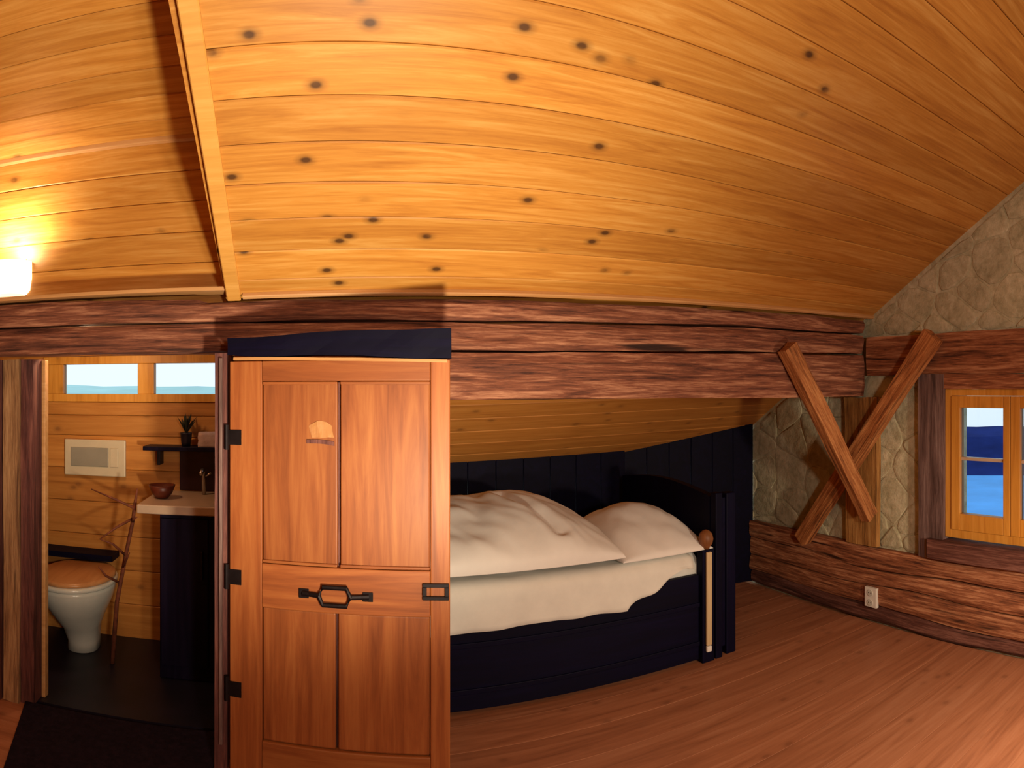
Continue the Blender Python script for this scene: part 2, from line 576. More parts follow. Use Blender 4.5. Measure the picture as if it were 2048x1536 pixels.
# edge board and lower strip of the ceiling
m_e = plank_mesh('edge_board', (BY + 0.005 - RIDGE_Y) * SLOPE_LEN, 0.06, 0.16, 0.004, PINE_TRIM)
t1 = bpy.data.objects.new('trim_1', m_e); COL.objects.link(t1)
fr = frame((0, -1, SL), (-1, 0, -TILT), (EDGE_X + 0.06, BY + 0.005, roof_z(EDGE_X, BY + 0.005)))
fr.translation = fr.translation - fr.col[2].to_3d() * (0.16 - 0.012)
t1.matrix_world = fr
tag(t1, 'pale pine edge board running up the left side of the sloping ceiling', 'trim', kind='structure')
m_s = plank_mesh('lower_strip', CL - 0.1, 0.022, 0.02, 0.004, PINE_LEDGE)
t2 = bpy.data.objects.new('trim_2', m_s); COL.objects.link(t2)
t2.matrix_world = roof_frame(EDGE_X + 0.07, BY - 0.005, -0.001)
tag(t2, 'thin pale strip along the foot of the sloping ceiling above the beam', 'trim', kind='structure')

# ceiling over the bed alcove: the same slope going on behind the beam
ca = empty('ceiling_alcove', (0, 3.0, roof_z(0, 3.0)))
tag(ca, 'low pine plank slope over the bed behind the long beam', 'ceiling', kind='structure')
bpy.context.view_layer.update()
me_a = plank_mesh('alcove_plank', GX + 0.12 + 0.14, step_y * SLOPE_LEN - 0.002, 0.02, 0.004, PINE_BATH)
for i in range(9):
    o = bpy.data.objects.new('plank', me_a); COL.objects.link(o)
    o.matrix_world = roof_frame(-0.14, 4.28 - i * step_y, 0.02); under(o, ca)

# ------------------------------------------------------------------ dormer over the bathroom (left)
DY = 2.75
DZ0, DZ1 = 1.985, 2.675
wd = box('wall_dormer', -3.2, EDGE_X + 0.05, DY + 0.022, DY + 0.06, DZ0 - 0.05, DZ1 + 0.1, PINE)
tag(wd, 'upright pine plank wall of the dormer behind the wall lamp', 'wall', kind='structure')
pw = (DZ1 - DZ0) / 5
me_d = plank_mesh('dormer_wall_plank', 3.2 + EDGE_X + 0.05, pw - 0.002, 0.02, 0.004, PINE)
for i in range(5):
    link('plank', me_d, wd, frame((1, 0, 0), (0, 0, 1), (-3.2, DY + 0.02, DZ0 + i * pw)))
DS = 0.268
cd = empty('ceiling_dormer', (-1.8, DY, DZ1))
tag(cd, 'dim pine plank ceiling of the dormer at upper left', 'ceiling', kind='structure')
bpy.context.view_layer.update()
DL = math.hypot(1, DS)
me_dc = plank_mesh('dormer_plank', 3.2 + EDGE_X + 0.05, 0.14 * DL - 0.002, 0.02, 0.004, PINE)
for i in range(22):
    y = DY + 0.0 - i * 0.14
    m = frame((1, 0, 0), (0, -1, DS), (-3.2, y, DZ1 + DS * (DY - y)))
    m.translation = m.translation - m.col[2].to_3d() * 0.02
    o = bpy.data.objects.new('plank', me_dc); COL.objects.link(o)
    o.matrix_world = m; under(o, cd)
me_dcb = plank_mesh('dormer_boarding', 3.2 + EDGE_X + 0.05, 22 * 0.14 * DL, 0.04, 0.0, PINE)
m = frame((1, 0, 0), (0, -1, DS), (-3.2, DY, DZ1))
m.translation = m.translation - m.col[2].to_3d() * 0.0625
o = bpy.data.objects.new('boarding', me_dcb); COL.objects.link(o)
o.matrix_world = m; under(o, cd)
lip = box('trim_4', -3.2, EDGE_X + 0.045, DY - 0.035, DY - 0.002, DZ1 - 0.012, DZ1 + 0.012, PINE_LEDGE, None, 0.004)
tag(lip, 'pale batten where the dormer wall meets its ceiling', 'trim', kind='structure')
# cheek between dormer ceiling and main slope (faces the dormer)
y1 = 0.0
YX = 0.60
ck = prism('wall_dormer_cheek', [(DY, DZ0), (DY, DZ1 + 0.02), (YX, max(DZ1 + DS * (DY - YX), roof_z(EDGE_X, YX)) + 0.03), (YX, roof_z(EDGE_X, YX) + 0.004), (BY, roof_z(EDGE_X, BY) + 0.004)], 'x', EDGE_X + 0.04, EDGE_X + 0.058, PINE)
tag(ck, 'narrow side cheek closing the dormer against the sloping ceiling', 'wall', kind='structure')
# pale ledge on top of the beam
lg = gridbox('trim_3', lambda u, v, w: (-2.4 + u * (2.4 + EDGE_X + 0.03), BY - 0.03 + v * (DY - BY + 0.03), 1.974 + 0.014 * (1 - u) * 0 + w * 0.016), 14, 1, 1, PINE_LEDGE)
tag(lg, 'pale ledge board on top of the beam below the dormer wall', 'trim', kind='structure')

# ------------------------------------------------------------------ long hewn beam: three stacked timbers
def lerp_pts(pts, x):
    if x <= pts[0][0]:
        return pts[0][1]
    for (a, za), (b, zb) in zip(pts, pts[1:]):
        if x <= b:
            return za + (zb - za) * (x - a) / (b - a)
    return pts[-1][1]


TOPL = [(-1.8, 1.975), (-0.93, 1.962), (-0.35, 1.938), (0.2, 1.945), (0.6, 1.953), (2.2, 1.993), (3.27, 2.025)]
M1 = [(-1.8, 1.850), (-0.35, 1.842), (0.7, 1.852), (2.2, 1.90), (3.27, 1.925)]
M2 = [(-1.8, 1.715), (-0.35, 1.712), (0.7, 1.720), (1.5, 1.735), (2.2, 1.76), (3.27, 1.79)]
M3 = [(-0.4, 1.51), (0.7, 1.503), (2.3, 1.503), (3.27, 1.505)]


def beam_piece(name, x0, x1, lo, hi, yf, yb, label, seed, g=0.006):
    def fn(u, v, w):
        X = x0 + u * (x1 - x0)
        zl, zh = lerp_pts(lo, X) + g, lerp_pts(hi, X) - g
        Y = yf + v * (yb - yf)
        z = zl + w * (zh - zl)
        # rounded hewn arrises
        e = 0.012
        if v == 0 and (w == 0 or w == 1):
            Y += e
        if X > EDGE_X - 0.1:
            z = min(z, roof_z(X, Y) - 0.012)
        return (X, Y, z)
    o_ = gridbox(name, fn, int((x1 - x0) * 22), 3, 4, OLD_BEAM, None, 0.009, (1.6, 7, 9), seed)
    tag(o_, label, 'beam', 'stacked timbers of the long beam')
    return o_


beam_piece('long_beam', -1.85, GX - 0.01, M1, TOPL, BY, BY + 0.12, 'topmost reddish hewn timber of the long beam, touching the ceiling', 1)
beam_piece('long_beam', -1.85, GX - 0.01, M2, M1, BY + 0.004, BY + 0.19, 'middle reddish hewn timber of the long beam, over the bathroom doorway', 2)
beam_piece('long_beam', -0.325, GX - 0.01, M3, M2, BY - 0.006, BY + 0.20, 'lowest and deepest hewn timber of the long beam, above the bed', 3)

# ------------------------------------------------------------------ gable wall (right) with window
WY0, WY1, WZ0, WZ1 = 1.12, 2.05, 0.62, 1.56      # window opening
SX = GX + 0.06                                  # plaster face
bm = bmesh.new()


def wall_poly(poly):
    n = len(poly)
    a = [bm.verts.new((SX, p[0], p[1])) for p in poly]
    b_ = [bm.verts.new((SX + 0.25, p[0], p[1])) for p in poly]
    bm.faces.new(a); bm.faces.new(b_[::-1])
    for i in range(n):
        bm.faces.new((a[i], b_[i], b_[(i + 1) % n], a[(i + 1) % n]))


RZ = lambda y: roof_z(GX, y) + 0.05
wall_poly([(WY1, -0.1), (4.4, -0.1), (4.4, RZ(4.4)), (WY1, RZ(WY1))])
wall_poly([(WY0, WZ1), (WY1, WZ1), (WY1, RZ(WY1)), (WY0, RZ(WY0))])
wall_poly([(WY0, -0.1), (WY1, -0.1), (WY1, WZ0), (WY0, WZ0)])
wall_poly([(-3.5, -0.1), (WY0, -0.1), (WY0, RZ(WY0)), (RIDGE_Y, RZ(RIDGE_Y)), (-3.5, 2.0)])
wr = bm_obj('wall_right', bm, PLASTER)
tag(wr, 'rough beige plastered rubble stone gable wall on the right', 'wall', kind='structure')


def clip(poly, a, b, c):
    """keep a*x+b*y<=c"""
    out = []
    for i in range(len(poly)):
        p, q = poly[i], poly[(i + 1) % len(poly)]
        dp, dq = a * p[0] + b * p[1] - c, a * q[0] + b * q[1] - c
        if dp <= 0:
            out.append(p)
        if dp * dq < 0:
            t = dp / (dp - dq)
            out.append((p[0] + t * (q[0] - p[0]), p[1] + t * (q[1] - p[1])))
    return out


def stones(region, cell, seed):
    rnd = random.Random(seed)
    ys = [p[0] for p in region]; zs = [p[1] for p in region]
    pts = []
    y = min(ys) - cell
    r_ = 0
    while y < max(ys) + cell:
        z = min(zs) - cell + (cell * 0.35 if r_ % 2 else 0)
        while z < max(zs) + cell:
            pts.append((y + rnd.uniform(-.38, .38) * cell, z + rnd.uniform(-.36, .36) * cell * 0.75))
            z += cell * 0.75
        y += cell
        r_ += 1
    n_reg = len(region)
    for p in pts:
        poly = list(region)
        for q in pts:
            if q is p:
                continue
            dx, dy = q[0] - p[0], q[1] - p[1]
            d2 = dx * dx + dy * dy
            if d2 > (4 * cell) ** 2:
                continue
            d = math.sqrt(d2)
            mid = (dx * (p[0] + q[0]) + dy * (p[1] + q[1])) / 2
            poly = clip(poly, dx / d, dy / d, mid / d - 0.005)
            if len(poly) < 3:
                break
        if len(poly) < 3:
            continue
        # drop repeats, then shrink corners for a worn outline
        cy = sum(a[0] for a in poly) / len(poly); cz = sum(a[1] for a in poly) / len(poly)
        area = abs(sum(poly[i][0] * poly[(i + 1) % len(poly)][1] - poly[(i + 1) % len(poly)][0] * poly[i][1] for i in range(len(poly)))) / 2
        if area < 0.0025:
            continue
        rounded = []
        for i in range(len(poly)):
            a, b_ = poly[i], poly[(i + 1) % len(poly)]
            for t in (0.22, 0.78):
                rounded.append((a[0] + (b_[0] - a[0]) * t, a[1] + (b_[1] - a[1]) * t))
        h = rnd.uniform(0.004, 0.013)
        v = []
        for s_, x in ((1.0, SX + 0.004), (0.97, SX - h * 0.7), (0.80, SX - h)):
            for a in rounded:
                v.append((x, cy + (a[0] - cy) * s_ + rnd.uniform(-.003, .003), cz + (a[1] - cz) * s_ + rnd.uniform(-.003, .003)))
        n = len(rounded)
        f = [tuple(range(2 * n, 3 * n))]
        for l in range(2):
            for i in range(n):
                f.append((l * n + i, l * n + (i + 1) % n, (l + 1) * n + (i + 1) % n, (l + 1) * n + i))
        mesh_obj('stone', v, f, STONE, wr)


def roof_cut(region):
    # below the roof line z <= roof_z - 0.03
    c = 1.955 + TILT * GX + SL * BY - 0.035
    return clip(region, SL, 1.0, c)


stones(roof_cut([(2.24, 0.50), (3.92, 0.50), (3.92, 1.66), (2.24, 1.66)]), 0.30, 3)
stones(roof_cut([(0.7, 1.915), (2.9, 1.915), (2.9, 3.3), (0.7, 3.3)]), 0.27, 5)

# timber wainscot at the foot of the gable wall
wsc = empty('wainscot', (GX, 2.5, 0))
tag(wsc, 'hewn timber wainscot at the foot of the stone gable wall', 'wainscot', kind='structure')
bpy.context.view_layer.update()
rows = [(0.0, 0.10, 0.014), (0.105, 0.235, 0.0), (0.24, 0.365, 0.006), (0.37, 0.50, 0.002)]
for i, (z0, z1, inset) in enumerate(rows):
    def fn(u, v, w, z0=z0, z1=z1, inset=inset, i=i):
        Y = -1.0 + u * 4.86
        wob = 0.012 * math.sin(Y * 2.1 + i * 1.7) + 0.008 * math.sin(Y * 5.3 + i)
        zz0 = z0 + (wob if i > 0 else 0)
        zz1 = z1 + (0.012 * math.sin(Y * 2.1 + (i + 1) * 1.7) + 0.008 * math.sin(Y * 5.3 + i + 1)) * (1 if i < 3 else 0.3) - 0.004
        X = GX + inset + v * 0.10
        if v == 0 and w in (0, 1):
            X += 0.012
        return (X, Y, zz0 + w * (zz1 - zz0))
    o = gridbox('timber', fn, 90, 2, 5, SILL_WOOD if i == 0 else OLD_BEAM_Y, None, 0.010, (9, 1.8, 10), 11 + i)
    under(o, wsc)

# ------------------------------------------------------------------ gable timbers
gb = gridbox('gable_beam', lambda u, v, w: (GX - 0.015 + (0.01 if (v == 0 and w in (0, 1)) else 0) + v * 0.10, -0.6 + u * 3.24, 1.648 + 0.255 * w), 60, 2, 5, OLD_BEAM_Y, None, 0.008, (9, 1.6, 9), 21)
tag(gb, 'reddish hewn beam set level in the gable wall over the window', 'beam')

cp = gridbox('corner_post', lambda u, v, w: (GX - 0.012 + u * 0.048, 2.555 + v * 0.28 - 0.02 * (1 - w) * v, 0.505 + w * 0.995), 2, 4, 20, CORNER_POST, None, 0.007, (9, 9, 1.8), 31)
tag(cp, 'yellowish weathered post under the right end of the long beam', 'post')


def brace(name, p0, p1, width, depth, nrm, label, seed):
    p0, p1, nrm = Vector(p0), Vector(p1), Vector(nrm)
    d = (p1 - p0)
    L = d.length
    d.normalize()
    side = nrm.cross(d).normalized()
    o_ = gridbox(name, lambda u, v, w: (u * L, (v - 0.5) * width, w * depth), int(L * 26), 3, 2, BRACE, None, 0.007, (1.8, 10, 10), seed)
    m_ = Matrix((d, side, d.cross(side))).transposed().to_4x4()
    m_.translation = p0
    o_.matrix_world = m_
    tag(o_, label, 'brace', 'crossed braces in the right corner')
    return o_


brace('diagonal_brace', (GX - 0.015, 3.20, 0.47), (GX - 0.055, 2.05, 1.88), 0.105, 0.085, (-1, 0, 0), 'orange timber brace rising over the stone wall to the beam by the window', 41)
brace('diagonal_brace', (2.49, 2.635, 1.80), (3.20, 2.60, 0.72), 0.105, 0.07, (0, -1, 0), 'orange timber brace slanting from the long beam down to the corner post', 42)

# ------------------------------------------------------------------ gable window
win = empty('window_1', (GX, 1.6, WZ0))
tag(win, 'orange wooden casement window in a dark timber surround, gable wall', 'window', kind='structure')
bpy.context.view_layer.update()


def wbox(name, x0, x1, y0, y1, z0, z1, mat, parent, bev=0.003):
    o_ = box(name, x0, x1, y0, y1, z0, z1, mat, None, bev)
    return under(o_, parent)


cas = gridbox('casing', lambda u, v, w: (GX - 0.01 + u * 0.12, 2.035 + v * 0.185, 0.50 + w * 1.15), 2, 3, 20, CASING, None, 0.006, (9, 9, 2), 51)
under(cas, win)
cas = gridbox('casing', lambda u, v, w: (GX - 0.01 + u * 0.12, 0.97 + v * 0.165, 0.50 + w * 1.15), 2, 3, 20, CASING, None, 0.006, (9, 9, 2), 52)
under(cas, win)
hd = gridbox('head_board', lambda u, v, w: (GX - 0.005 + u * 0.12, 1.135 + v * 0.90, 1.555 + w * 0.09), 2, 18, 2, OLD_BEAM_Y, None, 0.005, (9, 2, 9), 53)
under(hd, win)
sl_ = gridbox('sill', lambda u, v, w: (GX - 0.045 + u * 0.30, 1.10 + v * 1.03, 0.515 + w * 0.115), 3, 20, 3, SILL_WOOD, None, 0.006, (9, 2, 9), 54)
under(sl_, win)
FX0, FX1 = GX + 0.015, GX + 0.085
fy0, fy1, fz0, fz1 = 1.135, 2.035, 0.645, 1.555
wbox('frame_stile', FX0, FX1, fy1 - 0.045, fy1, fz0, fz1, WIN_WOOD, win)
wbox('frame_stile', FX0, FX1, fy0, fy0 + 0.045, fz0, fz1, WIN_WOOD, win)
wbox('frame_rail', FX0, FX1, fy0 + 0.045, fy1 - 0.045, fz1 - 0.04, fz1, WIN_WOOD, win)
wbox('frame_rail', FX0, FX1, fy0 + 0.045, fy1 - 0.045, fz0, fz0 + 0.05, WIN_WOOD, win)
mid = 1.585
for (a, b_) in ((mid + 0.002, fy1 - 0.047), (fy0 + 0.047, mid - 0.002)):
    za, zb = fz0 + 0.052, fz1 - 0.042
    sash = wbox('sash', FX0 - 0.008, FX1 - 0.02, a, a + 0.045, za, zb, WIN_WOOD, win)
    bpy.context.view_layer.update()
    wbox('sash_stile', FX0 - 0.008, FX1 - 0.02, b_ - 0.06, b_, za, zb, WIN_WOOD, sash)
    wbox('sash_rail', FX0 - 0.006, FX1 - 0.02, a + 0.045, b_ - 0.06, zb - 0.07, zb, WIN_WOOD, sash)
    wbox('sash_rail', FX0 - 0.006, FX1 - 0.02, a + 0.045, b_ - 0.06, za, za + 0.10, WIN_WOOD, sash)
    wbox('muntin', FX0 + 0.008, FX1 - 0.03, a + 0.045, b_ - 0.06, 1.122, 1.142, TOP_STONE, sash)
    wbox('pane', FX0 + 0.020, FX0 + 0.024, a + 0.04, b_ - 0.055, za + 0.09, 1.132, GLASS, sash, 0)
    wbox('pane', FX0 + 0.020, FX0 + 0.024, a + 0.04, b_ - 0.055, 1.132, zb - 0.06, GLASS, sash, 0)

# ------------------------------------------------------------------ socket outlet
so = empty('socket_outlet', (GX - 0.012, 2.595, 0.13))
tag(so, 'small white double socket outlet on the timber wainscot', 'outlet')
bpy.context.view_layer.update()
wbox('cover_plate', GX - 0.024, GX + 0.004, 2.545, 2.645, 0.105, 0.235, WHITE_P, so, 0.004)
for dz in (0.138, 0.202):
    bm = bmesh.new()
    r_ = bmesh.ops.create_cone(bm, cap_ends=True, segments=18, radius1=0.022, radius2=0.020, depth=0.006)
    bmesh.ops.rotate(bm, verts=bm.verts, cent=(0, 0, 0), matrix=Matrix.Rotation(math.radians(90), 3, 'Y'))
    bmesh.ops.translate(bm, verts=bm.verts, vec=(GX - 0.026, 2.595, dz))
    s_ = under(bm_obj('socket_face', bm, WHITE_C), so)
    bpy.context.view_layer.update()
    for dy in (-0.009, 0.009):
        under(box('pin_hole', GX - 0.0305, GX - 0.0285, 2.595 + dy - 0.003, 2.595 + dy + 0.003, dz - 0.003, dz + 0.003, IRON), s_)

# ------------------------------------------------------------------ dark walls behind the bed
KY = 4.10
wk = empty('wall_alcove_back', (1.0, KY, 0))
tag(wk, 'navy black boarded wall behind the bed', 'wall', kind='structure')
bpy.context.view_layer.update()
n_b = 12
bw = (2.26 + 0.15) / n_b
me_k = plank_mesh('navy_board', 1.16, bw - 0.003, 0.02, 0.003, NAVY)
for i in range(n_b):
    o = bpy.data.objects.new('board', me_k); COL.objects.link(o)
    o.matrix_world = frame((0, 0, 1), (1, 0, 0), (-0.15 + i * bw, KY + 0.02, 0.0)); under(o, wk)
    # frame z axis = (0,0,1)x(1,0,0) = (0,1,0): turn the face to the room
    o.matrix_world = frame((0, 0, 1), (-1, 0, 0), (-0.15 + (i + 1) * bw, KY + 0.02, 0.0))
wk2 = empty('wall_alcove_corner', (2.75, 4.0, 0))
tag(wk2, 'navy black boarded panel closing the corner beside the bed head', 'wall', kind='structure')
bpy.context.view_layer.update()
A, B_ = Vector((2.26, 4.12, 0)), Vector((GX + 0.04, 3.86, 0))
nn = 6
dv = (B_ - A) / nn
for i in range(nn):
    p = A + dv * (i + 1)
    topz = roof_z(p.x, p.y) + 0.02
    me_p = plank_mesh('navy_board_corner', topz, dv.length - 0.003, 0.02, 0.003, NAVY)
    o = bpy.data.objects.new('board', me_p); COL.objects.link(o)
    o.matrix_world = frame((0, 0, 1), -dv, p + Vector((0.005, 0.02, 0))); under(o, wk2)
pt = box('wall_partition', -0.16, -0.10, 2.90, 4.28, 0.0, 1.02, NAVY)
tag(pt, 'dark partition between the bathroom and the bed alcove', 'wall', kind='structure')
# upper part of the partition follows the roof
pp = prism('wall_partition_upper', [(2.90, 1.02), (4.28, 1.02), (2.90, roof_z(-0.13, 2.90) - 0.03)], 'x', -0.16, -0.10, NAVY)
tag(pp, 'dark sloping upper part of the bed alcove partition', 'wall', kind='structure')

# ------------------------------------------------------------------ bathroom
BBY = 3.75
wbk = box('wall_bathroom', -2.0, -0.17, BBY + 0.022, BBY + 0.08, -0.02, 1.476, PINE_BATH)
tag(wbk, 'warm pine plank back wall of the bathroom with the toilet', 'wall', kind='structure')
hts = [0.0, 0.21, 0.42, 0.63, 0.84, 1.05, 1.26, 1.39, 1.475]
for a, b_ in zip(hts, hts[1:]):
    me_w = plank_mesh('bath_plank', 1.83, b_ - a - 0.002, 0.02, 0.004, PINE_BATH)
    link('plank', me_w, wbk, frame((1, 0, 0), (0, 0, 1), (-2.0, BBY + 0.02, a)))
wl = box('wall_bathroom_left', -2.04, -2.0, 2.86, BBY + 0.08, -0.02, 1.95, PINE_BATH)
tag(wl, 'left pine side wall inside the bathroom', 'wall', kind='structure')
bc = box('ceiling_bathroom', -2.04, -0.17, 2.86, BBY + 0.08, 1.915, 1.95, PINE_BATH)
tag(bc, 'flat pine ceiling inside the bathroom', 'ceiling', kind='structure')
w2 = empty('window_2', (-1.0, BBY, 1.475))
tag(w2, 'low strip window of two panes under the bathroom ceiling', 'window', kind='structure')
bpy.context.view_layer.update()
wz0, wz1 = 1.475, 1.765
fa, fb = -1.70, -0.36
wbox('frame_rail', fa, fb, BBY - 0.01, BBY + 0.06, wz0, wz0 + 0.05, WIN_WOOD, w2)
wbox('frame_rail', fa, fb, BBY - 0.01, BBY + 0.06, wz1 - 0.05, wz1, WIN_WOOD, w2)
for (a, b_) in ((fa, fa + 0.14), (-1.06, -0.955), (fb - 0.06, fb)):
    wbox('frame_stile', a, b_, BBY - 0.005, BBY + 0.055, wz0 + 0.05, wz1 - 0.05, WIN_WOOD, w2)
for (a, b_) in ((fa + 0.13, -1.05), (-0.965, fb - 0.05)):
    wbox('pane', a, b_, BBY + 0.02, BBY + 0.024, wz0 + 0.045, wz1 - 0.045, GLASS, w2, 0)
wu = box('wall_bathroom_upper', -2.0, -0.17, BBY + 0.0, BBY + 0.08, 1.768, 1.915, PINE_BATH)
tag(wu, 'pine board over the bathroom strip window', 'wall', kind='structure')
for nm, a, b_, lab in (('wall_bathroom_pier', -2.0, fa - 0.002, 'pine pier left of the bathroom strip window'), ('wall_bathroom_pier', fb + 0.002, -0.17, 'pine pier right of the bathroom strip window')):
    tag(box(nm, a, b_, BBY, BBY + 0.08, 1.476, 1.767, PINE_BATH), lab, 'wall', kind='structure')

# flush plate
fp = empty('flush_plate', (-1.45, BBY, 1.1))
tag(fp, 'cream rectangular flush plate on the bathroom wall above the toilet', 'flush plate')
bpy.context.view_layer.update()
wbox('plate', -1.545, -1.135, BBY - 0.022, BBY, 1.005, 1.235, CREAM_P, fp, 0.006)
wbox('button', -1.50, -1.245, BBY - 0.028, BBY - 0.021, 1.065, 1.185, GREY_P, fp, 0.004)
wbox('button', -1.235, -1.18, BBY - 0.028, BBY - 0.021, 1.065, 1.185, CREAM_P, fp, 0.004)

# ledge behind the toilet
tl = gridbox('dark_ledge', lambda u, v, w: (-1.74 + u * 0.56, 3.60 + v * 0.15, 0.505 + w * 0.035), 8, 2, 1, NAVY_X, None, 0.002, (2, 9, 9), 61)
tag(tl, 'narrow black ledge board on the wall behind the toilet', 'ledge')

# toilet
TX, TY = -1.335, 3.38
toi = empty('toilet', (TX, TY, 0))
tag(toi, 'white ceramic toilet with a closed brown lid in the bathroom', 'toilet')
bpy.context.view_layer.update()


def egg(t, rx, ry0, ry1):
    x = rx * math.cos(t)
    s = math.sin(t)
    y = (ry1 if s > 0 else ry0) * s
    return x, y


def egg_loft(bm, levels, seg=28):
    rings = []
    for (z, rx, ry0, ry1, cy) in levels:
        ring = []
        for k in range(seg):
            x, y = egg(2 * math.pi * k / seg, rx, ry0, ry1)
            ring.append(bm.verts.new((TX + x * 1.12, TY + cy + y, z * 1.06)))
        rings.append(ring)
    for i in range(len(rings) - 1):
        for k in range(seg):
            bm.faces.new((rings[i][k], rings[i][(k + 1) % seg], rings[i + 1][(k + 1) % seg], rings[i + 1][k]))
    bm.faces.new(rings[0][::-1])
    bm.faces.new(rings[-1])


bm = bmesh.new()
egg_loft(bm, [(0.006, 0.085, 0.09, 0.20, 0.13), (0.05, 0.080, 0.085, 0.20, 0.13), (0.14, 0.095, 0.12, 0.22, 0.10), (0.24, 0.140, 0.19, 0.26, 0.06), (0.33, 0.185, 0.24, 0.28, 0.03), (0.395, 0.205, 0.265, 0.30, 0.02), (0.415, 0.205, 0.265, 0.30, 0.02)])
under(bm_obj('bowl', bm, WHITE_C, None, True), toi)
bm = bmesh.new()
egg_loft(bm, [(0.416, 0.205, 0.268, 0.29, 0.02), (0.422, 0.213, 0.275, 0.295, 0.02), (0.436, 0.213, 0.275, 0.295, 0.02), (0.441, 0.205, 0.268, 0.29, 0.02)])
under(bm_obj('seat', bm, WHITE_C, None, True), toi)
bm = bmesh.new()
egg_loft(bm, [(0.442, 0.196, 0.258, 0.28, 0.022), (0.448, 0.202, 0.264, 0.285, 0.022), (0.458, 0.200, 0.262, 0.283, 0.022), (0.466, 0.182, 0.240, 0.265, 0.022)])
under(bm_obj('lid', bm, LID_WOOD, None, True), toi)

# vanity
va = empty('vanity_cabinet', (-0.55, 3.45, 0))
tag(va, 'navy black vanity cabinet with a pale counter, right in the bathroom', 'vanity')
bpy.context.view_layer.update()
wbox('body', -0.80, -0.24, 3.265, 3.72, 0.005, 0.885, VANITY, va, 0.004)
for (a, b_) in ((-0.79, -0.535), (-0.525, -0.25)):
    d_ = wbox('cabinet_door', a, b_, 3.247, 3.264, 0.08, 0.865, VANITY, va, 0.003)
    bpy.context.view_layer.update()
    hx = b_ - 0.03 if a < -0.6 else a + 0.03
    wbox('handle', hx - 0.006, hx + 0.006, 3.225, 3.246, 0.55, 0.70, IRON, d_, 0.003)
wbox('counter', -0.92, -0.235, 3.23, 3.735, 0.887, 0.935, TOP_STONE, va, 0.006)
sp = box('splashback', -0.79, -0.24, BBY - 0.016, BBY - 0.001, 0.94, 1.185, PLUM, None, 0.003)
tag(sp, 'dark plum splashback on the wall between counter and shelf', 'splashback')
sh = empty('wall_shelf', (-0.68, BBY, 1.19))
tag(sh, 'black wooden wall shelf above the vanity counter', 'shelf')
bpy.context.view_layer.update()
wbox('board', -0.985, -0.30, 3.59, BBY - 0.001, 1.19, 1.215, VANITY, sh, 0.003)
for x in (-0.90, -0.40):
    wbox('bracket', x - 0.01, x + 0.01, 3.64, BBY - 0.017, 1.10, 1.189, IRON, sh, 0.002)
# potted plant on the shelf
pl = empty('potted_plant', (-0.735, 3.66, 1.215))
tag(pl, 'small dark potted plant standing on the bathroom shelf', 'plant')
bpy.context.view_layer.update()
bm = bmesh.new()
rg = lathe_bm(bm, [(0.026, 0.0), (0.030, 0.02), (0.036, 0.075), (0.038, 0.08), (0.033, 0.08), (0.030, 0.06)], (-0.735, 3.66, 1.216), 16)
bm.faces.new(rg[0][::-1]); bm.faces.new(rg[-1])
under(bm_obj('pot', bm, POT, None, True), pl)
bm = bmesh.new()
rnd = random.Random(5)
for k in range(26):
    a = rnd.uniform(0, 6.28)
    l = rnd.uniform(0.06, 0.13)
    ln = rnd.uniform(0.1, 0.75)
    base = Vector((-0.735, 3.66, 1.285))
    tip = base + Vector((math.cos(a) * l * ln, math.sin(a) * l * ln * 0.8, l))
    mid_ = (base + tip) / 2 + Vector((0, 0, 0.012))
    s_ = Vector((-math.sin(a), math.cos(a), 0)) * 0.009
    q = [bm.verts.new(base), bm.verts.new(mid_ + s_), bm.verts.new(tip), bm.verts.new(mid_ - s_)]
    bm.faces.new(q)
under(bm_obj('foliage', bm, PLANT), pl)
# folded towels and bowl
tw = gridbox('folded_towel', lambda u, v, w: (-0.655 + u * 0.21, 3.61 + v * 0.12, 1.216 + w * 0.085 - 0.004 * (v in (0, 1))), 6, 4, 6, TOWEL, None, 0.006, (12, 12, 30), 71, True)
tag(tw, 'pale pink folded towel stacked on the bathroom shelf', 'towel')
bm = bmesh.new()
rg = lathe_bm(bm, [(0.035, 0.0), (0.06, 0.03), (0.078, 0.075), (0.074, 0.075), (0.055, 0.032), (0.03, 0.008)], (-0.835, 3.46, 0.936), 20)
bm.faces.new(rg[0][::-1]); bm.faces.new(rg[-1])
bo = bm_obj('bowl', bm, BOWL_RED, None, True)
bo.name = 'wash_bowl'
tag(bo, 'small dark red bowl on the left end of the vanity counter', 'bowl')
# tap
tp = empty('basin_tap', (-0.62, 3.60, 0.936))
tag(tp, 'slim steel tap rising from the vanity counter', 'tap')
bpy.context.view_layer.update()
bm = bmesh.new()
tube_bm(bm, [(-0.62, 3.62, 0.936), (-0.62, 3.62, 1.04), (-0.62, 3.605, 1.075), (-0.62, 3.57, 1.085), (-0.62, 3.52, 1.07)], 0.012, 10)
under(bm_obj('spout', bm, STEEL, None, True), tp)
bm = bmesh.new()
tube_bm(bm, [(-0.62, 3.62, 1.04), (-0.575, 3.61, 1.065)], 0.006, 8)
under(bm_obj('lever', bm, STEEL, None, True), tp)
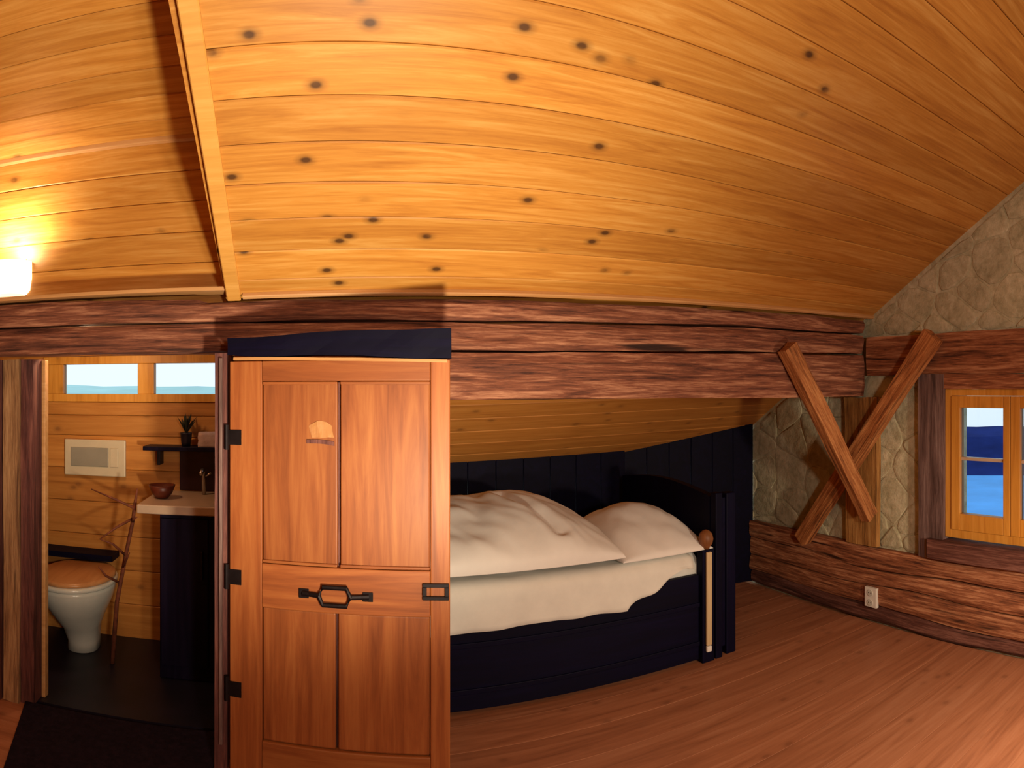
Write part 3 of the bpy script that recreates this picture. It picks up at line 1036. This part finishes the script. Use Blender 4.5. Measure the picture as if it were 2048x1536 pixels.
# dried branch leaning against the counter end
br = empty('dried_branch', (-1.04, 3.40, 0))
tag(br, 'bare reddish dried branch leaning on the left end of the vanity counter', 'branch')
bpy.context.view_layer.update()
bm = bmesh.new()
tube_bm(bm, [(-1.10, 3.36, 0.005), (-1.075, 3.37, 0.35), (-1.02, 3.36, 0.62), (-0.97, 3.33, 0.82), (-0.945, 3.29, 0.93), (-0.93, 3.28, 1.01)], [0.014, 0.013, 0.012, 0.011, 0.010, 0.004], 7)
under(bm_obj('stem', bm, TWIG, None, True), br)
for pts in ([(-0.95, 3.30, 0.90), (-1.05, 3.28, 0.945), (-1.19, 3.26, 1.0)], [(-0.965, 3.32, 0.84), (-1.04, 3.25, 0.80), (-1.12, 3.2, 0.74)], [(-1.02, 3.36, 0.62), (-1.07, 3.28, 0.70), (-1.13, 3.24, 0.73)],
            [(-1.04, 3.365, 0.55), (-0.99, 3.27, 0.62), (-0.95, 3.20, 0.68)], [(-1.06, 3.37, 0.46), (-1.11, 3.28, 0.52), (-1.14, 3.24, 0.58)], [(-0.97, 3.33, 0.82), (-0.93, 3.20, 0.86), (-0.90, 3.17, 0.88)]):
    bm = bmesh.new()
    tube_bm(bm, pts, [0.008, 0.007, 0.003], 6)
    under(bm_obj('twig', bm, TWIG, None, True), br)

# ------------------------------------------------------------------ doorway posts
def post(name, x0, x1, y0, y1, z0, z1, mat, label, cat, seed, rough=0.007):
    o_ = gridbox(name, lambda u, v, w: (x0 + u * (x1 - x0), y0 + v * (y1 - y0), z0 + w * (z1 - z0)), 4, 2, 34, mat, None, rough, (10, 10, 1.6), seed)
    tag(o_, label, cat)
    return o_


post('wall_post', -1.85, -1.485, 2.74, 2.90, 0.0, 1.702, JAMB_WOOD, 'broad dark timber post at the far left under the beam', 'post', 81)
post('wall_post', -1.475, -1.388, 2.76, 2.90, 0.0, 1.702, OLD_POST, 'pale weathered post beside the bathroom doorway', 'post', 82)
post('door_jamb', -1.384, -1.315, 2.775, 2.90, 0.0, 1.702, JAMB_WOOD, 'plum brown left jamb of the bathroom doorway', 'jamb', 83, 0.005)
st = box('door_stop', -1.311, -1.290, 2.86, 2.90, 0.004, 1.70, PINE_LEDGE, None, 0.003)
tag(st, 'thin pale stop strip inside the left jamb of the doorway', 'trim')
hj = post('door_jamb', -0.385, -0.335, 2.505, 2.90, 0.0, 1.70, JAMB_WOOD, 'deep right jamb of the bathroom doorway carrying the door hinges', 'jamb', 84, 0.003)
es = box('lit_edge_strip', -0.366, -0.352, 2.490, 2.502, 0.12, 1.68, CASING, None, 0.003)  # paler wood stands in for light catching the jamb edge
tag(es, 'lit edge of the right doorway jamb, set in as a narrow paler strip', 'trim')
# wall between jamb and alcove, behind the open door
wp = box('wall_behind_door', -0.33, -0.10, 2.80, 2.895, 0.0, 1.50, JAMB_WOOD)
tag(wp, 'dark boarded wall between doorway and bed, behind the open door', 'wall', kind='structure')

# ------------------------------------------------------------------ the open panelled door
H0 = Vector((-0.318, 2.515, 0.0)); H1 = Vector((0.529, 2.320, 0.0))
dd = H1 - H0
DW = dd.length
door = empty('door_1', H0, math.atan2(dd.y, dd.x))
tag(door, 'old orange panelled wooden door standing open in front of the bed', 'door', kind='structure')
bpy.context.view_layer.update()


def dbox(name, x0, x1, y0, y1, z0, z1, mat, parent=None, bev=0.004):
    """box in door coordinates: x along the door from the hinge, -y towards the room"""
    o_ = box(name, x0, x1, y0, y1, z0, z1, mat, None, bev)
    o_.parent = parent or door
    return o_


ZB, ZT = 0.012, 1.665
dbox('stile', 0.0, 0.135, -0.02, 0.02, ZB, ZT, DOOR_WOOD)
dbox('stile', 0.795, DW, -0.02, 0.02, ZB, ZT, DOOR_WOOD)
dbox('rail', 0.1355, 0.7945, -0.02, 0.02, 1.585, ZT, DOOR_RAIL)
dbox('rail', 0.1355, 0.7945, -0.02, 0.02, 0.690, 0.865, DOOR_RAIL)
dbox('rail', 0.1355, 0.7945, -0.02, 0.02, ZB, 0.16, DOOR_RAIL)
for (a, b_, z0, z1) in ((0.137, 0.437, 0.867, 1.583), (0.449, 0.793, 0.867, 1.583), (0.137, 0.430, 0.162, 0.688), (0.440, 0.793, 0.162, 0.688)):
    p_ = dbox('panel', a, b_, -0.009, 0.012, z0, z1, DOOR_WOOD, None, 0.006)
    if z0 > 0.5:
        for (x0, x1, q0, q1) in ((a + 0.0, b_, z0, z0 + 0.012), (a, b_, z1 - 0.012, z1)):
            dbox('moulding', x0, x1, -0.018, -0.0095, q0, q1, DOOR_RAIL, p_, 0.003)
dbox('backing', 0.137, 0.793, 0.013, 0.018, 0.165, 1.58, JAMB_WOOD, None, 0)
# dark board across the head of the door, deeper at the free end
tb = gridbox('head_board', lambda u, v, w: (-0.005 + u * (DW + 0.01), -0.034 + v * 0.06, 1.690 - 0.020 * u - 0.008 * math.sin(u * 9) * 0.5 + w * (0.068 + 0.048 * u)), 18, 2, 3, NAVY_X, None, 0.003, (6, 9, 9), 91)
tb.parent = door
tb['label'] = 'black board'
ts = gridbox('head_strip', lambda u, v, w: (0.02 + u * (DW - 0.03), -0.030 + v * 0.03, 1.670 - 0.016 * u + w * 0.012), 12, 1, 1, PINE_LEDGE, None, 0.002, (6, 9, 9), 92)
ts.parent = door
# pull handle: an elongated hexagon ring on a bar
hz, hx = 0.762, 0.432
bm = bmesh.new()
ring = [(-0.062, 0), (-0.046, 0.034), (0.046, 0.034), (0.062, 0), (0.046, -0.034), (-0.046, -0.034)]
tube_bm(bm, [(hx + a, -0.042, hz + b_) for a, b_ in ring + ring[:1]], 0.0095, 8, False)
for s_ in (-1, 1):
    tube_bm(bm, [(hx + s_ * 0.060, -0.040, hz), (hx + s_ * 0.10, -0.030, hz), (hx + s_ * 0.128, -0.023, hz)], [0.010, 0.010, 0.013], 8)
h_ = bm_obj('pull_handle', bm, IRON)
h_.parent = door
h_['label'] = 'black iron ring handle'
for s_ in (-1, 1):
    dbox('handle_plate', hx + s_ * 0.125 - 0.02, hx + s_ * 0.125 + 0.02, -0.026, -0.0205, hz - 0.018, hz + 0.018, IRON, None, 0.002)
# box latch at the free edge
bm = bmesh.new()
lx, lz = 0.815, 0.79
for (a, b_, c_, d_) in ((-0.050, 0.050, 0.017, 0.031), (-0.050, 0.050, -0.031, -0.017), (-0.050, -0.034, -0.017, 0.017), (0.034, 0.050, -0.017, 0.017)):
    box_bm(bm, lx + a, lx + b_, -0.036, -0.0205, lz + c_, lz + d_, 0.002)
la = bm_obj('latch', bm, IRON)
la.parent = door
la['label'] = 'black iron box latch'
# worn slot in the upper left panel
sl2 = gridbox('wear_slot', lambda u, v, w: (0.315 + u * 0.11, -0.0135 + v * 0.004, 1.342 + 0.004 * math.sin(u * 3.14) - 0.008 * u + w * 0.016), 8, 1, 1, JAMB_WOOD, None, 0.001, (9, 9, 9), 93)
sl2.parent = door
ch = gridbox('bare_wood_patch', lambda u, v, w: (0.325 + u * 0.09 + 0.01 * (1 - w), -0.0120 + v * 0.003, 1.366 + w * (0.045 + 0.02 * math.sin(u * 3.1))), 8, 1, 4, WORN, None, 0.003, (30, 30, 30), 94)
ch.parent = door
for z in (0.35, 0.80, 1.36):
    bm = bmesh.new()
    tube_bm(bm, [(-0.012, -0.022, z - 0.05), (-0.012, -0.022, z + 0.05)], 0.010, 10)
    box_bm(bm, -0.012, 0.05, -0.0245, -0.0205, z - 0.03, z + 0.03)
    hg = bm_obj('hinge', bm, IRON)
    hg.parent = door

# mat on the floor in front of the doorway
mt = gridbox('door_mat', lambda u, v, w: ((-1.36 + 0.20 * (1 - v)) + u * (1.36 - 0.20 * (1 - v) - 0.395), 2.12 + v * 0.66, 0.001 + w * 0.012), 12, 8, 1, MAT_FABRIC, None, 0.0, seed=95)
tag(mt, 'dark plum black mat lying in front of the bathroom doorway', 'mat')

# ------------------------------------------------------------------ bed
bed = empty('bed', (1.2, 3.4, 0))
tag(bed, 'navy black wooden bed built into the alcove under the slope', 'bed')
bpy.context.view_layer.update()
BX0, BX1, BF, BB = 0.20, 2.19, 2.885, 3.98
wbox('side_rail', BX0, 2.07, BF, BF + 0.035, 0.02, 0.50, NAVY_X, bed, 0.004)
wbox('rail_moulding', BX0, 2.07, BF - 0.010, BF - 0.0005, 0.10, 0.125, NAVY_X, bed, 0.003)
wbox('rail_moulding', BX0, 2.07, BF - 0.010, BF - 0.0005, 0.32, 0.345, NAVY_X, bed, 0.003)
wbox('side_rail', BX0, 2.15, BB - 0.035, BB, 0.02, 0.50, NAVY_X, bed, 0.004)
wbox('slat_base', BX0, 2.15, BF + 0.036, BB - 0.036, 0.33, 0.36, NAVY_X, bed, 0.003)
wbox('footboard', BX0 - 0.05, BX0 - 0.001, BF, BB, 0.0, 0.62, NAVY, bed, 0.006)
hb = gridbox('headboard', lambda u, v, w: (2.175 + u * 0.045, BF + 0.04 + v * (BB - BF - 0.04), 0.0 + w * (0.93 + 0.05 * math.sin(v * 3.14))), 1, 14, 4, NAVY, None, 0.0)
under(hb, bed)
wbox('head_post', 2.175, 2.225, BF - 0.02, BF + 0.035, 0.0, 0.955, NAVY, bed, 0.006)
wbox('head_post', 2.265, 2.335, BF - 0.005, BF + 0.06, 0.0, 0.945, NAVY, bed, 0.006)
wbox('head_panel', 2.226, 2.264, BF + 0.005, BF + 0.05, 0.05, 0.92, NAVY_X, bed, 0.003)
fpz = wbox('rail_post', 2.078, 2.162, BF - 0.025, BF + 0.035, 0.0, 0.64, NAVY, bed, 0.005)
bpy.context.view_layer.update()
o = wbox('pale_inlay', 2.096, 2.133, BF - 0.043, BF - 0.0255, 0.10, 0.63, PALE_WOOD, fpz, 0.006)
o['label'] = 'pale wooden strip on the post'
o = wbox('foot_cap', 2.098, 2.131, BF - 0.043, BF - 0.0255, 0.065, 0.098, WHITE_P, fpz, 0.004)
o['label'] = 'white foot cap'
bm = bmesh.new()
rg = lathe_bm(bm, [(0.020, 0.0), (0.024, 0.012), (0.038, 0.030), (0.044, 0.058), (0.038, 0.086), (0.020, 0.104), (0.004, 0.11)], (2.118, BF + 0.0, 0.641), 16)
bm.faces.new(rg[0][::-1]); bm.faces.new(rg[-1])
o = under(bm_obj('knob', bm, KNOB_WOOD, None, True), fpz)
o['label'] = 'turned brown knob'

# mattress with a draped sheet
mat_ = empty('mattress', (1.2, 3.4, 0.36))
tag(mat_, 'white sheeted mattress lying in the navy bed', 'mattress')
bpy.context.view_layer.update()
o = gridbox('mattress_body', lambda u, v, w: (BX0 + 0.01 + u * 1.90 + (0.03 if u == 0 else -0.03 if u == 1 else 0) * (w in (0, 1)), BF + 0.04 + v * 1.0 + (0.03 if v == 0 else -0.03 if v == 1 else 0) * (w in (0, 1)), 0.362 + w * 0.248), 16, 10, 4, SHEET, None, 0.004, (5, 5, 5), 101, True)
under(o, mat_)
# sheet: over the top front edge and hanging over the rail; hem rises towards the head
verts, faces = [], []
NU, NV = 70, 14


def sheet_pt(u, v):
    X = BX0 + 0.02 + u * 1.80
    # hem height
    hem = 0.405 + 0.005 * math.sin(X * 7.0) + 0.003 * math.sin(X * 19)
    if X > 1.60:
        t = min(1, (X - 1.60) / 0.36)
        hem = 0.412 + 0.15 * t ** 1.1 + 0.012 * math.sin(X * 24)
    top = 0.618
    if v < 0.35:                                    # on the mattress top
        t = v / 0.35
        Y = BF + 0.22 - t * 0.185
        Z = top + 0.004 + 0.006 * noise.noise((X * 6, Y * 9, 2.0))
    elif v < 0.5:                                   # round the edge
        t = (v - 0.35) / 0.15
        a = t * math.pi / 2
        Y = BF + 0.035 - math.sin(a) * 0.055
        Z = top + 0.004 - (1 - math.cos(a)) * 0.05
    else:
        t = (v - 0.5) / 0.5
        zt = top - 0.046
        Z = zt + (min(hem, zt - 0.01) - zt) * t
        Y = BF - 0.020 - t * 0.012 + 0.010 * t * noise.noise((X * 9, Z * 5, 7.0)) + 0.006 * math.sin(X * 26 + Z * 20) * t
    return Vector((X, Y, Z))


for side in (0, 1):
    for i in range(NU + 1):
        for j in range(NV + 1):
            p = sheet_pt(i / NU, j / NV)
            if side:
                v = j / NV
                p = p + (Vector((0, 0, -0.004)) if v < 0.35 else Vector((0, 0.0045, -0.002)))
            verts.append(p)
S = (NU + 1) * (NV + 1)
for i in range(NU):
    for j in range(NV):
        a = i * (NV + 1) + j
        faces.append((a, a + NV + 1, a + NV + 2, a + 1))
        faces.append((S + a, S + a + 1, S + a + NV + 2, S + a + NV + 1))
for i in range(NU):
    for j in (0, NV):
        a = i * (NV + 1) + j
        faces.append((a, a + NV + 1, S + a + NV + 1, S + a))
for j in range(NV):
    for i in (0, NU):
        a = i * (NV + 1) + j
        faces.append((a, a + 1, S + a + 1, S + a))
o = mesh_obj('sheet', verts, faces, SHEET, None, True)
under(o, mat_)


# duvet: a plump closed cushion-like form with folds
def seg_dist(x, y, a, b_):
    ax, ay = a; bx, by = b_
    t = max(0, min(1, ((x - ax) * (bx - ax) + (y - ay) * (by - ay)) / ((bx - ax) ** 2 + (by - ay) ** 2)))
    px, py = ax + t * (bx - ax), ay + t * (by - ay)
    side = (bx - ax) * (y - ay) - (by - ay) * (x - ax)
    return math.hypot(x - px, y - py), (1 if side > 0 else -1)


def puffy(name, x0, x1, y0, y1, z0, hfun, nx, ny, mat, p=2.6, under_drop=0.03):
    verts, faces = [], []

    def prof(t):
        t = abs(2 * t - 1)
        return max(0.0, 1 - t ** p) ** (1 / p)
    for s_ in (1, -1):
        for i in range(nx + 1):
            for j in range(ny + 1):
                u, v = i / nx, j / ny
                # cluster samples at the borders
                uu = 0.5 - 0.5 * math.cos(math.pi * u)
                vv = 0.5 - 0.5 * math.cos(math.pi * v)
                X, Y = x0 + uu * (x1 - x0), y0 + vv * (y1 - y0)
                e = min(prof(uu), 1) * min(prof(vv), 1)
                if s_ > 0:
                    z = z0 + 0.04 + hfun(X, Y) * e
                else:
                    z = z0 + 0.04 - under_drop * e
                verts.append(Vector((X, Y, z)))
    S_ = (nx + 1) * (ny + 1)
    for i in range(nx):
        for j in range(ny):
            a = i * (ny + 1) + j
            faces.append((a, a + ny + 1, a + ny + 2, a + 1))
            faces.append((S_ + a, S_ + a + 1, S_ + a + ny + 2, S_ + a + ny + 1))
    o_ = mesh_obj(name, verts, faces, mat, None, True)
    bm_ = bmesh.new(); bm_.from_mesh(o_.data)
    bmesh.ops.remove_doubles(bm_, verts=bm_.verts, dist=0.0005)
    bmesh.ops.recalc_face_normals(bm_, faces=bm_.faces)
    bm_.to_mesh(o_.data); bm_.free()
    return o_


def duvet_h(X, Y):
    h = 0.235 + 0.045 * math.exp(-((X - 1.2) / 0.28) ** 2) * (0.5 + 0.5 * min(1, (Y - 2.87) / 0.5)) + 0.015 * math.sin(X * 5 + Y * 3)
    t = max(0, min(1, (Y - 2.87) / 0.62))
    h *= 0.55 + 0.45 * math.sin(t * math.pi / 2)
    d, sd = seg_dist(X, Y, (1.26, 2.98), (1.10, 3.5))
    h += -0.032 * math.exp(-(d / 0.035) ** 2) + 0.016 * math.exp(-((d - 0.07) / 0.05) ** 2)
    d, sd = seg_dist(X, Y, (0.85, 3.05), (0.95, 3.5))
    h -= 0.022 * math.exp(-(d / 0.07) ** 2)
    h += 0.020 * noise.noise((X * 4, Y * 4, 0)) + 0.010 * noise.noise((X * 10 + Y * 4, Y * 7, 3)) + 0.006 * noise.noise((X * 22 + Y * 9, Y * 9, 6))
    return h


du = puffy('duvet', 0.28, 1.58, 2.855, 3.88, 0.635, duvet_h, 150, 90, LINEN, 3.2, 0.014)
tag(du, 'plump white duvet heaped over the middle of the bed', 'duvet')


def pillow_h(X, Y):
    t = max(0, min(1, (Y - 2.9) / 0.42))
    h = (0.10 + 0.125 * math.sin(t * math.pi / 2)) * (0.93 + 0.07 * math.sin((X - 1.5) * 5))
    h += 0.018 * noise.noise((X * 8 + Y * 5, Y * 6, 5)) + 0.008 * noise.noise((X * 20, Y * 12, 2)) + 0.012 * math.sin(X * 24 + Y * 6) * max(0, 1 - (X - 1.5) / 0.35)
    return h


pi_ = puffy('pillow', 1.575, 2.165, 2.875, 3.62, 0.60, pillow_h, 40, 40, LINEN, 2.3, 0.010)
tag(pi_, 'white pillow at the right head end of the bed', 'pillow')
pi_.location.z += 0.0

# ------------------------------------------------------------------ wall lamp on the dormer wall
sc = empty('wall_lamp', (-1.425, DY, 2.0))
tag(sc, 'glowing white half round wall lamp on the dormer wall', 'lamp')
bpy.context.view_layer.update()
bm = bmesh.new()
r0 = lathe_bm(bm, [(0.085, 0.0), (0.105, 0.02), (0.115, 0.08), (0.115, 0.16), (0.108, 0.16), (0.108, 0.08), (0.09, 0.025)], (-1.425, DY - 0.003, 2.015), 18, math.pi, 2 * math.pi)
under(bm_obj('shade', bm, SHADE_MAT, None, True), sc)
wbox('back_plate', -1.51, -1.34, DY - 0.010, DY - 0.001, 2.01, 2.19, WHITE_P, sc, 0.003)
spot_light('wall_lamp_light', (-1.40, DY - 0.15, 2.235), (0.10, 1.0, 0.75), 24, (1.0, 0.86, 0.62), 0.04, 150, 1.0)

# ------------------------------------------------------------------ rest of the room, behind the camera
tag(box('wall_left', -3.26, -3.2, -3.5, 2.9, -0.1, 4.4, PINE_TRIM), 'pine boarded wall at the far left of the room', 'wall', kind='structure')
tag(box('wall_back', -3.2, GX + 0.06, -3.56, -3.5, -0.1, 2.3, PINE), 'pine boarded knee wall behind the viewer', 'wall', kind='structure')
rz_r = roof_z(0, RIDGE_Y)
cb = prism('ceiling_rear', [(RIDGE_Y, rz_r + 0.1), (RIDGE_Y, rz_r + 0.2), (-3.55, 2.2), (-3.55, 2.1)], 'x', -3.2, GX + 0.3, PINE)
tag(cb, 'opposite pine roof slope behind the viewer', 'ceiling', kind='structure')
tag(prism('wall_dormer_front', [(-1.85, 1.70), (-1.85, 1.98), (-3.2, 1.98), (-3.2, 0.0), (-1.85, 0.0)], 'y', 2.78, 2.90, JAMB_WOOD), 'dark boarded wall left of the doorway posts', 'wall', kind='structure')

# ------------------------------------------------------------------ outside the gable window
lk = gridbox('snow_field', lambda u, v, w: (6 + u * 90, -60 + v * 140, -4.2 + w * 0.2), 4, 4, 1, LAKE)
tag(lk, 'bluish snow covered ground below the window', 'ground', kind='structure')


def ridge(name, d0, d1, h, mat, seed, label, a0=0.2, a1=2.2, n=60, base=-4.2):
    v, f = [], []
    for i in range(n + 1):
        a = a0 + (a1 - a0) * i / n
        hh = h * (1 + 0.12 * noise.noise((i * 0.35, seed, 0)))
        for (d, z) in ((d0, base), ((d0 * 2 + d1) / 3, base + hh * 0.8), ((d0 + d1) / 2, base + hh), (d1, base)):
            v.append((math.sin(a) * d, math.cos(a) * d, z))
    for i in range(n):
        for j in range(4):
            k2 = (j + 1) % 4
            f.append((i * 4 + j, (i + 1) * 4 + j, (i + 1) * 4 + k2, i * 4 + k2))
    o_ = mesh_obj(name, v, f, mat)
    tag(o_, label, 'hill', kind='structure')
    return o_


ridge('wooded_hill', 40, 60, 2.8, HILL, 3, 'dark blue wooded ridge seen through the gable window')
ridge('snow_hill', 64, 260, 50, SNOW, 9, 'pale snowy slope beyond the wooded ridge')
ridge('misty_hill', 160, 320, 7.2, MIST, 5, 'pale misty ridge behind the bathroom strip window', -1.2, 0.3, 50)
